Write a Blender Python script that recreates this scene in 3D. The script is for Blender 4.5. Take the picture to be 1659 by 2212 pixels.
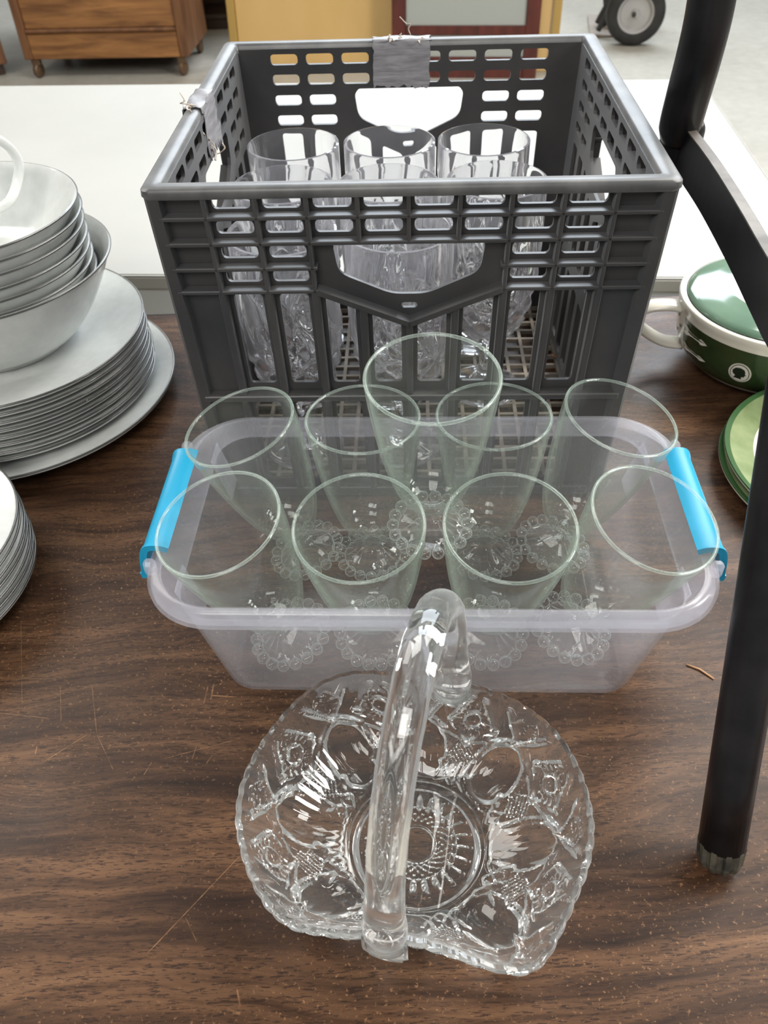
import bpy, bmesh, math, random
import numpy as np
from mathutils import Vector, Matrix
from mathutils.geometry import tessellate_polygon

for o in list(bpy.data.objects):
    bpy.data.objects.remove(o, do_unlink=True)
S = bpy.context.scene
COL = S.collection
T = 0.74                      # height of the table tops above the floor
random.seed(5)
RNG = np.random.default_rng(7)

# ------------------------------------------------------------------ camera
F_PX, PITCH, ROLL, CAM_H = 1800.0, math.radians(43.25), math.radians(-2.108), 0.465
cam_d = bpy.data.cameras.new('camera')
cam = bpy.data.objects.new('camera', cam_d)
COL.objects.link(cam)
cam_d.sensor_fit = 'VERTICAL'
cam_d.sensor_height = 36.0
cam_d.lens = F_PX / 2212.0 * 36.0
cam_d.clip_start = 0.01
cam_d.clip_end = 60
cam_d.dof.use_dof = True
cam_d.dof.focus_distance = 0.50
cam_d.dof.aperture_fstop = 17.0
cam.matrix_world = (Matrix.Translation((0, 0, T + CAM_H)) @
                    Matrix.Rotation(math.pi / 2 - PITCH, 4, 'X') @
                    Matrix.Rotation(ROLL, 4, 'Z'))
S.camera = cam


def ray(px, py):
    u, v = px - 829.5, py - 1106.0
    c, s = math.cos(ROLL), math.sin(ROLL)
    U, V = (c * u + s * v) / F_PX, (-s * u + c * v) / F_PX
    cp, sp = math.cos(PITCH), math.sin(PITCH)
    return Vector((U, -sp * V + cp, -cp * V - sp))


def at_z(px, py, z):
    """Point on the horizontal plane z (above the table top) seen at a pixel."""
    d = ray(px, py)
    t = (z - CAM_H) / d.z
    return Vector((d.x * t, d.y * t, z))


# ------------------------------------------------------------------ world and lights
W = bpy.data.worlds.new('world')
S.world = W
W.use_nodes = True
bg = W.node_tree.nodes['Background']
bg.inputs[0].default_value = (1.0, 0.985, 0.96, 1)
bg.inputs[1].default_value = 0.29


def area(name, loc, target, sx, sy, power, color):
    l = bpy.data.lights.new(name, 'AREA')
    l.shape = 'RECTANGLE'
    l.size, l.size_y = sx, sy
    l.energy = power
    l.color = color
    o = bpy.data.objects.new(name, l)
    COL.objects.link(o)
    o.location = loc
    o.rotation_euler = (Vector(target) - Vector(loc)).to_track_quat('-Z', 'Y').to_euler()
    return o


area('high_window_light', (1.6, 6.8, 4.2), (0, .6, T), 6.0, 2.4, 470, (0.82, 0.91, 1.0))
area('side_door_light', (2.9, 0.25, 2.75), (0.1, .4, T), .9, 1.0, 120, (1.0, 0.97, 0.93))
area('ceiling_or_fill_light', (1.9, 2.3, 3.9), (0.1, .5, T), 1.5, 1.9, 120, (1.0, 0.97, 0.92))
area('ceiling_or_fill_light', (-2.3, 2.2, 3.5), (0, .5, T), 1.3, 1.9, 70, (1.0, 0.965, 0.91))

area('ceiling_or_fill_light', (-0.7, -2.0, 3.1), (0, .5, T), 1.8, 1.0, 72, (1.0, 0.97, 0.93))  # added fill from the camera side, brightens front faces; no known fixture

S.view_settings.view_transform = 'Standard'
S.view_settings.look = 'None'
S.view_settings.gamma = 1.0
S.view_settings.use_curve_mapping = False
S.view_settings.exposure = 0.0
cy = S.cycles
cy.use_denoising = True
cy.max_bounces = 20
cy.transmission_bounces = 18
cy.transparent_max_bounces = 24
cy.glossy_bounces = 5
cy.diffuse_bounces = 3
cy.use_adaptive_sampling = True
cy.adaptive_threshold = 0.06
cy.sample_clamp_indirect = 20.0
cy.blur_glossy = 0.5


# ------------------------------------------------------------------ materials
def nodes_of(name):
    m = bpy.data.materials.new(name)
    m.use_nodes = True
    nt = m.node_tree
    return m, nt, nt.nodes['Principled BSDF']


def N(nt, kind, **kw):
    n = nt.nodes.new(kind)
    for k, v in kw.items():
        setattr(n, k, v)
    return n


def ramp(nt, fac, stops):
    r = N(nt, 'ShaderNodeValToRGB')
    els = r.color_ramp.elements
    while len(els) < len(stops):
        els.new(0.5)
    for e, (p, c) in zip(els, stops):
        e.position = p
        e.color = (*c, 1) if len(c) == 3 else c
    nt.links.new(fac, r.inputs[0])
    return r.outputs[0]


def mix(nt, a, b, fac, mode='MIX'):
    m = N(nt, 'ShaderNodeMix', data_type='RGBA', blend_type=mode)
    for sock, v in ((m.inputs[0], fac), (m.inputs[6], a), (m.inputs[7], b)):
        if isinstance(v, (int, float)):
            sock.default_value = v
        elif isinstance(v, tuple):
            sock.default_value = (*v, 1)
        else:
            nt.links.new(v, sock)
    return m.outputs[2]


def coords(nt, scale=(1, 1, 1), loc=(0, 0, 0), rot=(0, 0, 0)):
    tc = N(nt, 'ShaderNodeTexCoord')
    mp = N(nt, 'ShaderNodeMapping')
    mp.inputs['Scale'].default_value = scale
    mp.inputs['Location'].default_value = loc
    mp.inputs['Rotation'].default_value = rot
    nt.links.new(tc.outputs['Object'], mp.inputs[0])
    return mp.outputs[0]


def noise(nt, vec, scale, detail=4, rough=.55, dist=0.0):
    n = N(nt, 'ShaderNodeTexNoise')
    n.inputs['Scale'].default_value = scale
    n.inputs['Detail'].default_value = detail
    n.inputs['Roughness'].default_value = rough
    n.inputs['Distortion'].default_value = dist
    nt.links.new(vec, n.inputs['Vector'])
    return n.outputs['Fac']


def plain(name, col, rough=.5, metal=0.0, spec=.5, coat=0.0):
    m, nt, b = nodes_of(name)
    b.inputs['Base Color'].default_value = (*col, 1)
    b.inputs['Roughness'].default_value = rough
    b.inputs['Metallic'].default_value = metal
    b.inputs['Specular IOR Level'].default_value = spec
    b.inputs['Coat Weight'].default_value = coat
    return m


def mottled(name, ca, cb, scale, rough=.5, lo=.35, hi=.65, bump=0.0, spec=.5, stretch=(1, 1, 1), metal=0):
    m, nt, b = nodes_of(name)
    v = coords(nt, stretch)
    f = noise(nt, v, scale, 6)
    nt.links.new(ramp(nt, f, [(lo, ca), (hi, cb)]), b.inputs['Base Color'])
    b.inputs['Roughness'].default_value = rough
    b.inputs['Specular IOR Level'].default_value = spec
    b.inputs['Metallic'].default_value = metal
    if bump:
        bp = N(nt, 'ShaderNodeBump')
        bp.inputs['Strength'].default_value = bump
        bp.inputs['Distance'].default_value = .002
        nt.links.new(f, bp.inputs['Height'])
        nt.links.new(bp.outputs[0], b.inputs['Normal'])
    return m


def glass(name, col, ior=1.5, rough=0.0, glow=None, lo=0.0, hi=0.0, power=3):
    """Thick glass; glow paints in extra brightness as pale scatter, stronger at the edges."""
    m = bpy.data.materials.new(name)
    m.use_nodes = True
    nt = m.node_tree
    nt.nodes.remove(nt.nodes['Principled BSDF'])
    g = N(nt, 'ShaderNodeBsdfGlass')
    g.inputs['Color'].default_value = (*col, 1)
    g.inputs['IOR'].default_value = ior
    g.inputs['Roughness'].default_value = rough
    out = g.outputs[0]
    if glow:  # pale scatter mixed in to brighten the glass
        a, b = N(nt, 'ShaderNodeBsdfTranslucent'), N(nt, 'ShaderNodeBsdfDiffuse')
        a.inputs[0].default_value = b.inputs[0].default_value = (*glow, 1)
        m1, m2 = N(nt, 'ShaderNodeMixShader'), N(nt, 'ShaderNodeMixShader')
        nt.links.new(a.outputs[0], m1.inputs[1])
        nt.links.new(b.outputs[0], m1.inputs[2])
        nt.links.new(facing(nt, power, lo, hi), m2.inputs[0])
        nt.links.new(out, m2.inputs[1])
        nt.links.new(m1.outputs[0], m2.inputs[2])
        out = m2.outputs[0]
    nt.links.new(out, nt.nodes['Material Output'].inputs[0])
    return m


SCRATCHES = [(523, 1844, 314, 2064, .00035, .6), (198, 1476, 209, 1585, .0003, .45), (209, 1585, 245, 1664, .0003, .45), (505, 1599, 354, 1639, .0003, .5),
             (87, 1650, 191, 1585, .0004, .5), (0, 1540, 108, 1552, .0003, .5), (462, 1476, 455, 1512, .0006, .6), (455, 1502, 512, 1506, .0006, .6), (450, 1480, 440, 1520, .0006, .4),
             (310, 1675, 328, 1646, .0004, .55), (45, 1340, 48, 1534, .0003, .35), (512, 2136, 519, 2176, .0006, .6), (490, 2180, 520, 2190, .001, .4), (76, 1630, 80, 1612, .0005, .6),
             (400, 1980, 425, 2035, .0003, .35), (425, 1610, 415, 1640, .0004, .5), (460, 1630, 445, 1650, .0004, .5), (130, 1480, 132, 1560, .0003, .4), (1205, 1620, 1290, 1640, .0003, .35)]


def walnut(name):
    """Dark walnut-print laminate, grain along X, with scuffs and scratches."""
    m, nt, b = nodes_of(name)
    L = nt.links.new
    warp = noise(nt, coords(nt, (1.2, 3.0, 1)), 2.2, 3)
    v = coords(nt, (1, 1, 1))
    add = N(nt, 'ShaderNodeVectorMath', operation='ADD')
    cmb = N(nt, 'ShaderNodeCombineXYZ')
    mul = N(nt, 'ShaderNodeMath', operation='MULTIPLY')
    mul.inputs[1].default_value = .11
    L(warp, mul.inputs[0])
    L(mul.outputs[0], cmb.inputs[1])
    L(v, add.inputs[0])
    L(cmb.outputs[0], add.inputs[1])
    mp = N(nt, 'ShaderNodeMapping')
    mp.inputs['Scale'].default_value = (1.6, 21, 1)
    L(add.outputs[0], mp.inputs[0])
    g1 = noise(nt, mp.outputs[0], 2.0, 5, .6)
    mp2 = N(nt, 'ShaderNodeMapping')
    mp2.inputs['Scale'].default_value = (9, 120, 1)
    L(add.outputs[0], mp2.inputs[0])
    g2 = noise(nt, mp2.outputs[0], 2.4, 4, .65)
    c1 = ramp(nt, g1, [(.30, (.018, .0082, .0042)), (.44, (.052, .0245, .0118)), (.58, (.105, .0525, .0255)), (.74, (.168, .0890, .0455))])
    c2 = ramp(nt, g2, [(.30, (.34, .30, .28)), (.52, (1, 1, 1)), (.75, (1.25, 1.22, 1.18))])
    col = mix(nt, c1, c2, .85, 'MULTIPLY')
    # short dark pores
    pores = noise(nt, coords(nt, (95, 620, 1)), 2.0, 2, .5)
    col = mix(nt, col, (.022, .010, .006), ramp(nt, pores, [(.55, (0, 0, 0)), (.64, (.85, .85, .85))]))
    # pale scuff specks
    sp = noise(nt, coords(nt, (1, 1, 1), rot=(0, 0, .5)), 400, 3, .7)
    area_f = noise(nt, coords(nt), 6, 3)
    spm = ramp(nt, sp, [(.60, (0, 0, 0)), (.67, (.62, .62, .62))])
    arm = ramp(nt, area_f, [(.34, (.12, .12, .12)), (.60, (1, 1, 1))])
    spm = mix(nt, spm, arm, 1.0, 'MULTIPLY')
    col = mix(nt, col, (.36, .20, .10), spm)
    # scratches, each a thin worn line where the photograph shows one
    pos = coords(nt, (1, 1, 1))
    jit = noise(nt, coords(nt), 160, 3)
    for (x0, y0, x1, y1, w, st) in SCRATCHES:
        p0, p1 = at_z(x0, y0, 0) - Vector((0, .445, 0)), at_z(x1, y1, 0) - Vector((0, .445, 0))
        mid, dv = (p0 + p1) / 2, p1 - p0
        mp3 = N(nt, 'ShaderNodeMapping', vector_type='TEXTURE')
        mp3.inputs['Location'].default_value = (mid.x, mid.y, 0)
        mp3.inputs['Rotation'].default_value = (0, 0, math.atan2(dv.y, dv.x))
        mp3.inputs['Scale'].default_value = (dv.length / 2, w, 1)
        L(pos, mp3.inputs[0])
        sx = N(nt, 'ShaderNodeSeparateXYZ')
        L(mp3.outputs[0], sx.inputs[0])
        lx, ly = N(nt, 'ShaderNodeMath', operation='ABSOLUTE'), N(nt, 'ShaderNodeMath', operation='ABSOLUTE')
        L(sx.outputs[0], lx.inputs[0])
        L(sx.outputs[1], ly.inputs[0])
        fx = ramp(nt, lx.outputs[0], [(.85, (st, st, st)), (1.0, (0, 0, 0))])
        fy = ramp(nt, ly.outputs[0], [(.35, (1, 1, 1)), (1.0, (0, 0, 0))])
        br = ramp(nt, jit, [(.35, (.25, .25, .25)), (.55, (1, 1, 1))])
        col = mix(nt, col, (.34, .18, .085), mix(nt, mix(nt, fx, fy, 1.0, 'MULTIPLY'), br, 1.0, 'MULTIPLY'))
    L(col, b.inputs['Base Color'])
    rg = ramp(nt, noise(nt, coords(nt), 14, 5), [(.3, (.34, .34, .34)), (.7, (.48, .48, .48))])
    L(rg, b.inputs['Roughness'])
    b.inputs['Specular IOR Level'].default_value = .24
    bp = N(nt, 'ShaderNodeBump')
    bp.inputs['Strength'].default_value = .12
    bp.inputs['Distance'].default_value = .0006
    L(g2, bp.inputs['Height'])
    L(bp.outputs[0], b.inputs['Normal'])
    return m


def wood(name, dark, light, stretch=(1.2, 1.2, 14), scale=3.0, rough=.45):
    m, nt, b = nodes_of(name)
    v = coords(nt, stretch)
    f = noise(nt, v, scale, 6, .6, .6)
    nt.links.new(ramp(nt, f, [(.3, dark), (.68, light)]), b.inputs['Base Color'])
    b.inputs['Roughness'].default_value = rough
    return m


def facing(nt, power, lo, hi):
    lw = N(nt, 'ShaderNodeLayerWeight')
    lw.inputs[0].default_value = .5
    pw = N(nt, 'ShaderNodeMath', operation='POWER')
    pw.inputs[1].default_value = power
    nt.links.new(lw.outputs['Facing'], pw.inputs[0])
    mr = N(nt, 'ShaderNodeMapRange')
    mr.inputs[3].default_value = lo
    mr.inputs[4].default_value = hi
    nt.links.new(pw.outputs[0], mr.inputs[0])
    return mr.outputs[0]


def thin_glass(name, edge, glow, gp_=5, glow_lo=.010, glow_hi=.30):
    """Thin blown glass: clear face-on, greener through its edges, a painted-in edge glow, Fresnel gloss."""
    m = bpy.data.materials.new(name)
    m.use_nodes = True
    nt = m.node_tree
    nt.nodes.remove(nt.nodes['Principled BSDF'])
    L = nt.links.new
    tr = N(nt, 'ShaderNodeBsdfTransparent')
    L(mix(nt, (.992, .998, .994), edge, facing(nt, 4, 0, 1)), tr.inputs[0])
    tl = N(nt, 'ShaderNodeBsdfTranslucent')
    tl.inputs[0].default_value = (*glow, 1)
    df = N(nt, 'ShaderNodeBsdfDiffuse')
    df.inputs[0].default_value = (*glow, 1)
    md = N(nt, 'ShaderNodeMixShader')
    md.inputs[0].default_value = .5
    L(tl.outputs[0], md.inputs[1])
    L(df.outputs[0], md.inputs[2])
    m1 = N(nt, 'ShaderNodeMixShader')
    L(facing(nt, gp_, glow_lo, glow_hi), m1.inputs[0])  # pale green scatter imitates light glowing in the glass edges
    L(tr.outputs[0], m1.inputs[1])
    L(md.outputs[0], m1.inputs[2])
    gl = N(nt, 'ShaderNodeBsdfGlossy')
    gl.inputs['Roughness'].default_value = .02
    m2 = N(nt, 'ShaderNodeMixShader')
    L(facing(nt, 5, .035, .75), m2.inputs[0])
    L(m1.outputs[0], m2.inputs[1])
    L(gl.outputs[0], m2.inputs[2])
    L(m2.outputs[0], nt.nodes['Material Output'].inputs[0])
    return m


def frosted(name, milk, tint=(.988, .988, .995), rough=.22):
    """Translucent polypropylene: clear body with a milky scatter and a soft gloss."""
    m = bpy.data.materials.new(name)
    m.use_nodes = True
    nt = m.node_tree
    nt.nodes.remove(nt.nodes['Principled BSDF'])
    L = nt.links.new
    tr = N(nt, 'ShaderNodeBsdfTransparent')
    tr.inputs[0].default_value = (*tint, 1)
    df = N(nt, 'ShaderNodeBsdfDiffuse')
    df.inputs[0].default_value = (.88, .88, .97, 1)
    tl = N(nt, 'ShaderNodeBsdfTranslucent')
    tl.inputs[0].default_value = (.90, .90, .98, 1)
    gl = N(nt, 'ShaderNodeBsdfGlossy')
    gl.inputs['Roughness'].default_value = rough
    m1 = N(nt, 'ShaderNodeMixShader')
    m1.inputs[0].default_value = .68
    L(df.outputs[0], m1.inputs[1])
    L(tl.outputs[0], m1.inputs[2])
    m2 = N(nt, 'ShaderNodeMixShader')
    f = noise(nt, coords(nt, (1, 1, 1)), 60, 3)
    mr = N(nt, 'ShaderNodeMapRange')
    mr.inputs[3].default_value = milk * .85
    mr.inputs[4].default_value = milk * 1.15
    L(f, mr.inputs[0])
    L(mr.outputs[0], m2.inputs[0])
    L(tr.outputs[0], m2.inputs[1])
    L(m1.outputs[0], m2.inputs[2])
    m3 = N(nt, 'ShaderNodeMixShader')
    L(facing(nt, 5, .03, .55), m3.inputs[0])
    L(m2.outputs[0], m3.inputs[1])
    L(gl.outputs[0], m3.inputs[2])
    L(m3.outputs[0], nt.nodes['Material Output'].inputs[0])
    return m


def concrete(name):
    m, nt, b = nodes_of(name)
    a = noise(nt, coords(nt), 1.1, 6, .6)
    c = ramp(nt, a, [(.3, (.36, .34, .29)), (.7, (.50, .475, .415))])
    s = noise(nt, coords(nt), 22, 4, .6)
    c = mix(nt, c, ramp(nt, s, [(.3, (.82, .82, .82)), (.7, (1.05, 1.05, 1.05))]), .7, 'MULTIPLY')
    nt.links.new(c, b.inputs['Base Color'])
    b.inputs['Roughness'].default_value = .42
    return m


M = dict(
    walnut=walnut('walnut_laminate'),
    white_lam=mottled('white_laminate', (.375, .375, .35), (.41, .41, .385), 3, .55),
    grey_trim=plain('grey_trim', (.38, .37, .33), .5),
    white_metal=plain('white_metal', (.62, .63, .62), .4),
    dark_steel=plain('dark_steel', (.05, .05, .05), .5, .4),
    concrete=concrete('concrete'),
    wall=mottled('painted_block', (.52, .52, .5), (.58, .58, .56), 2, .8),
    crate=mottled('grey_polyethylene', (.027, .0265, .028), (.050, .048, .047), 14, .42, bump=.05),
    crate_rim=mottled('worn_polyethylene', (.060, .061, .062), (.135, .135, .132), 26, .4, bump=.08),
    crate_floor=mottled('beige_polyethylene', (.13, .115, .095), (.30, .26, .21), 30, .7),  # paler and browner than the crate sides
    tape=mottled('duct_tape', (.17, .168, .18), (.27, .265, .28), 40, .45, bump=.35, stretch=(1, 1, 6)),
    tape_torn=mottled('torn_tape', (.30, .25, .20), (.52, .47, .42), 60, .85, bump=.6),
    frosted=frosted('clear_polypropylene', .11),
    frosted_lip=frosted('milky_polypropylene', .24),
    teal=plain('turquoise_plastic', (.010, .325, .55), .38),
    goblet_bowl=thin_glass('thin_green_glass', (.90, .97, .92), (.84, .97, .85)),
    goblet_rim=thin_glass('green_glass_rim', (.72, .90, .78), (.80, .95, .85), 1.5, .10, .42),
    bead=thin_glass('bead_glass', (.62, .68, .65), (.92, .96, .94), 2.2, .02, .62),
    goblet=glass('pale_green_glass', (.986, .999, .989), 1.47),
    crystal=glass('crystal', (.995, .996, 1.0), 1.52, 0.0, (.92, .92, .99), .045, .32),
    pressed=glass('pressed_glass', (.995, .998, .995), 1.48, .015, (.92, .94, .93), .020, .36),
    china=mottled('grey_white_china', (.61, .63, .61), (.66, .68, .66), 90, .13, spec=.6),
    silver=plain('silver_line', (.16, .16, .155), .3, .8),
    cream=mottled('cream_glaze', (.70, .67, .58), (.75, .72, .64), 9, .14, spec=.6),
    green=mottled('green_glaze', (.012, .026, .009), (.030, .054, .018), 25, .2, spec=.6),
    green_lid=mottled('celadon_glaze', (.10, .19, .125), (.22, .33, .24), 7, .1, spec=.65),
    green_wash=mottled('green_wash', (.10, .155, .055), (.30, .36, .19), 22, .15, lo=.3, hi=.7, spec=.6),
    green_edge=plain('green_edge', (.040, .10, .035), .2, 0, .6),
    black_print=plain('black_print', (.012, .022, .012), .3),
    black_paint=mottled('black_enamel', (.005, .005, .006), (.012, .011, .013), 40, .33, bump=.04, spec=.35),
    lightened=mottled('lit_rail_edge', (.10, .085, .07), (.21, .19, .165), 30, .55),  # lit top of the rail, put in as a paler colour
    rubber=mottled('rubber', (.010, .010, .010), (.022, .022, .021), 20, .6),
    cap=mottled('ribbed_cap', (.02, .019, .016), (.10, .088, .06), 80, .55),
    oak=wood('oak', (.13, .050, .014), (.38, .175, .055), (1.1, 1.1, 11), 2.6),
    oak_frame=wood('oak_frame', (.09, .036, .014), (.21, .090, .032), (9, 9, 1.2), 3),
    dark_wood=wood('dark_wood', (.022, .012, .008), (.055, .028, .016), (1.5, 1.5, 10), 3),
    yellow_board=mottled('yellow_board', (.60, .39, .14), (.68, .45, .18), 2.2, .5, stretch=(1, 1, .4)),
    yellow_edge=plain('yellow_edge', (.42, .27, .07), .5),
    mahogany=wood('mahogany', (.055, .012, .008), (.12, .026, .016), (8, 8, 1.5), 3, .3),
    mirror=plain('painted_reflection', (.46, .48, .44), .22, .35),  # grey-green colour stands in for the reflected floor
    brass=plain('caster_metal', (.16, .10, .06), .4, .6),
    wheel_hub=plain('wheel_hub', (.42, .41, .40), .45, .3),
    truck_frame=plain('truck_frame', (.03, .03, .03), .45),
    truck_plate=plain('truck_plate', (.34, .29, .25), .6),
    leaf=mottled('dry_leaf', (.16, .075, .03), (.34, .18, .08), 60, .8),
    sliver=plain('wood_sliver', (.42, .24, .12), .7),
)


for key in ('crate', 'crate_rim'):        # a film of dust that shows at grazing angles
    b_ = M[key].node_tree.nodes['Principled BSDF']
    b_.inputs['Sheen Weight'].default_value = .21
    b_.inputs['Sheen Roughness'].default_value = .45
    b_.inputs['Sheen Tint'].default_value = (.93, .96, 1, 1)


# ------------------------------------------------------------------ builders
def tag(o, label, cat, group=None):
    o['label'] = label
    o['category'] = cat
    if group:
        o['group'] = group
    return o


def structure(o, label=None):
    o['kind'] = 'structure'
    if label:
        o['label'] = label
    return o


def empty(name, loc=(0, 0, 0), rz=0.0):
    o = bpy.data.objects.new(name, None)
    o.empty_display_size = .05
    COL.objects.link(o)
    o.location = loc
    o.rotation_euler = (0, 0, rz)
    return o


def obj(name, me, mat=None, parent=None, loc=None, rot=None):
    o = bpy.data.objects.new(name, me)
    COL.objects.link(o)
    if mat is not None and len(me.materials) == 0:
        me.materials.append(mat)
    if parent is not None:
        o.parent = parent
    if loc is not None:
        o.location = loc
    if rot is not None:
        o.rotation_euler = rot
    return o


def mesh(name, verts, faces, smooth=False):
    me = bpy.data.meshes.new(name)
    me.from_pydata([tuple(v) for v in verts], [], [tuple(f) for f in faces])
    bm = bmesh.new()
    bm.from_mesh(me)
    bmesh.ops.recalc_face_normals(bm, faces=bm.faces)
    bm.to_mesh(me)
    bm.free()
    if smooth:
        me.polygons.foreach_set('use_smooth', [True] * len(me.polygons))
    me.update()
    return me


def auto_smooth(me, deg=35):
    """Smooth shading with hard edges kept sharp above an angle."""
    bm = bmesh.new()
    bm.from_mesh(me)
    for f in bm.faces:
        f.smooth = True
    lim = math.radians(deg)
    for e in bm.edges:
        e.smooth = not (len(e.link_faces) == 2 and e.calc_face_angle(0) > lim)
    bm.to_mesh(me)
    bm.free()
    return me


def box_me(name, x0, x1, y0, y1, z0, z1, bev=0.0, fn=None):
    bm = bmesh.new()
    vs = [bm.verts.new((x, y, z)) for x in (x0, x1) for y in (y0, y1) for z in (z0, z1)]
    for q in ((0, 1, 3, 2), (4, 6, 7, 5), (0, 4, 5, 1), (2, 3, 7, 6), (0, 2, 6, 4), (1, 5, 7, 3)):
        bm.faces.new([vs[i] for i in q])
    bmesh.ops.recalc_face_normals(bm, faces=bm.faces)
    if bev:
        bmesh.ops.bevel(bm, geom=list(bm.edges), offset=bev, segments=1, affect='EDGES', profile=.5)
    if fn:
        for v in bm.verts:
            v.co = fn(v.co)
    me = bpy.data.meshes.new(name)
    bm.to_mesh(me)
    bm.free()
    return me


def lathe_me(name, prof, seg=64, smooth=True, close=False, sharp=None):
    """Revolve (r, z) pairs about Z; points with r == 0 become poles."""
    V, Fc, rings = [], [], []
    for r, z in prof:
        if r <= 1e-9:
            rings.append([len(V)])
            V.append((0, 0, z))
        else:
            k = len(V)
            rings.append(list(range(k, k + seg)))
            for i in range(seg):
                a = 2 * math.pi * i / seg
                V.append((r * math.cos(a), r * math.sin(a), z))
    pairs = list(zip(rings[:-1], rings[1:]))
    if close:
        pairs.append((rings[-1], rings[0]))
    for a, b in pairs:
        for i in range(seg):
            j = (i + 1) % seg
            if len(a) == 1 and len(b) == 1:
                break
            if len(a) == 1:
                Fc.append((a[0], b[i], b[j]))
            elif len(b) == 1:
                Fc.append((a[i], a[j], b[0]))
            else:
                Fc.append((a[i], a[j], b[j], b[i]))
    me = mesh(name, V, Fc, smooth)
    if sharp:
        auto_smooth(me, sharp)
    return me


def curve_pts(pts, n):
    """Catmull-Rom through the points, n samples per span."""
    P = [np.array(p, float) for p in pts]
    P = [2 * P[0] - P[1]] + P + [2 * P[-1] - P[-2]]
    out = []
    for i in range(1, len(P) - 2):
        for k in range(n):
            t = k / n
            a, b, c, d = P[i - 1], P[i], P[i + 1], P[i + 2]
            out.append(.5 * (2 * b + (c - a) * t + (2 * a - 5 * b + 4 * c - d) * t * t + (3 * b - a - 3 * c + d) * t ** 3))
    out.append(P[-2])
    return out


def sweep_me(name, path, section, up=(0, 0, 1), scale=None, caps=True, smooth=True):
    """Sweep a closed 2D section (a, b) along a 3D path."""
    path = [np.array(p, float) for p in path]
    n, k = len(path), len(section)
    V, Fc = [], []
    up = np.array(up, float)
    for i, p in enumerate(path):
        t = path[min(i + 1, n - 1)] - path[max(i - 1, 0)]
        t /= np.linalg.norm(t)
        s = np.cross(t, up)
        s /= np.linalg.norm(s)
        w = np.cross(s, t)
        sc = scale[i] if scale is not None else 1.0
        for a, b in section:
            V.append(p + (s * a + w * b) * sc)
    for i in range(n - 1):
        for j in range(k):
            q = (j + 1) % k
            Fc.append((i * k + j, i * k + q, (i + 1) * k + q, (i + 1) * k + j))
    if caps:
        Fc.append(tuple(range(k)))
        Fc.append(tuple(range((n - 1) * k, n * k)))
    return mesh(name, V, Fc, smooth)


def ring_section(ra, rb, n=20):
    return [(ra * math.cos(2 * math.pi * i / n), rb * math.sin(2 * math.pi * i / n)) for i in range(n)]


def copy_tree(o, parent=None):
    c = o.copy()
    COL.objects.link(c)
    c.parent = parent
    for ch in o.children:
        copy_tree(ch, c)
    return c


def stand(root, base, top):
    """Put a thing's origin at base and lean its axis towards top."""
    a = (Vector(top) - Vector(base)).normalized()
    q = Vector((0, 0, 1)).rotation_difference(a)
    root.rotation_mode = 'QUATERNION'
    root.rotation_quaternion = q
    root.location = (base[0], base[1], base[2] + T)


# ------------------------------------------------------------------ floor and wall
structure(obj('floor', box_me('floor', -7, 7, -2.5, 9.0, -.1, 0), M['concrete']))
structure(obj('wall_back', box_me('wall_back', -7, 7, 9.0, 9.2, 0, 3.2), M['wall']))


# ------------------------------------------------------------------ tables
def folding_table(name, label, cx, cy_, rz, wx, wy, top_mat, trim_mat, apron, apron_mat):
    r = tag(empty(name, (cx, cy_, 0), rz), label, 'table')
    obj('tabletop', box_me('tabletop', -wx / 2, wx / 2, -wy / 2, wy / 2, T - .018, T, .0008), top_mat, r)
    b = .004
    tr = obj('edge_trim', box_me('edge_trim', -wx / 2 - b, wx / 2 + b, -wy / 2 - b, -wy / 2 - .0002, T - .019, T - .0006, .003), trim_mat, r)
    for (x0, x1, y0, y1) in ((-wx / 2 - b, wx / 2 + b, wy / 2 + .0002, wy / 2 + b), (-wx / 2 - b, -wx / 2 - .0002, -wy / 2, wy / 2), (wx / 2 + .0002, wx / 2 + b, -wy / 2, wy / 2)):
        obj('edge_trim', box_me('edge_trim', x0, x1, y0, y1, T - .019, T - .0006, .0015), trim_mat, r)
    for s in (-1, 1):
        y = s * (wy / 2 - apron)
        obj('apron', box_me('apron', -wx / 2 + .06, wx / 2 - .06, y - .004, y + .004, T - .055, T - .0182, .001), apron_mat, r)
    for sx in (-1, 1):
        for sy in (-1, 1):
            me = lathe_me('leg', [(0, 0), (.013, 0), (.013, T - .02), (0, T - .02)], 16, True, sharp=40)
            obj('leg', me, M['dark_steel'], r, (sx * (wx / 2 - .2), sy * (wy / 2 - .1), 0))
    return r


folding_table('walnut_table', 'walnut-grain laminate table carrying the crate, bin and glass basket', 0.0, .825 - .38, 0, 2.4, .76, M['walnut'], M['dark_steel'], .05, M['dark_steel'])
wz = math.radians(-5.0)
wd, ww = .725, 1.83
# the far right corner of the white table top was read from the photograph
ex, ey = Vector((math.cos(wz), math.sin(wz))), Vector((-math.sin(wz), math.cos(wz)))
fr = Vector((.543, 1.1385)) - ey * (Vector((.543, 1.1385)).dot(ey) - .8942)
wc = fr - ex * (ww / 2) + ey * (wd / 2)
folding_table('white_table', 'plain white table standing behind the walnut-grain table', wc.x, wc.y, wz, ww, wd, M['white_lam'], M['grey_trim'], .004, M['white_metal'])


# ------------------------------------------------------------------ crate
HW, CH = .165, .264           # half width at the rim, height
CRATE = tag(empty('plastic_crate', (.0297, .664, T), math.radians(-2.685)), 'grey plastic crate with duct-taped rims holding crystal goblets', 'crate')


def taper(p):
    s = .945 + .055 * p[2] / CH
    return Vector((p[0] * s, p[1] * s, p[2]))


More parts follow.
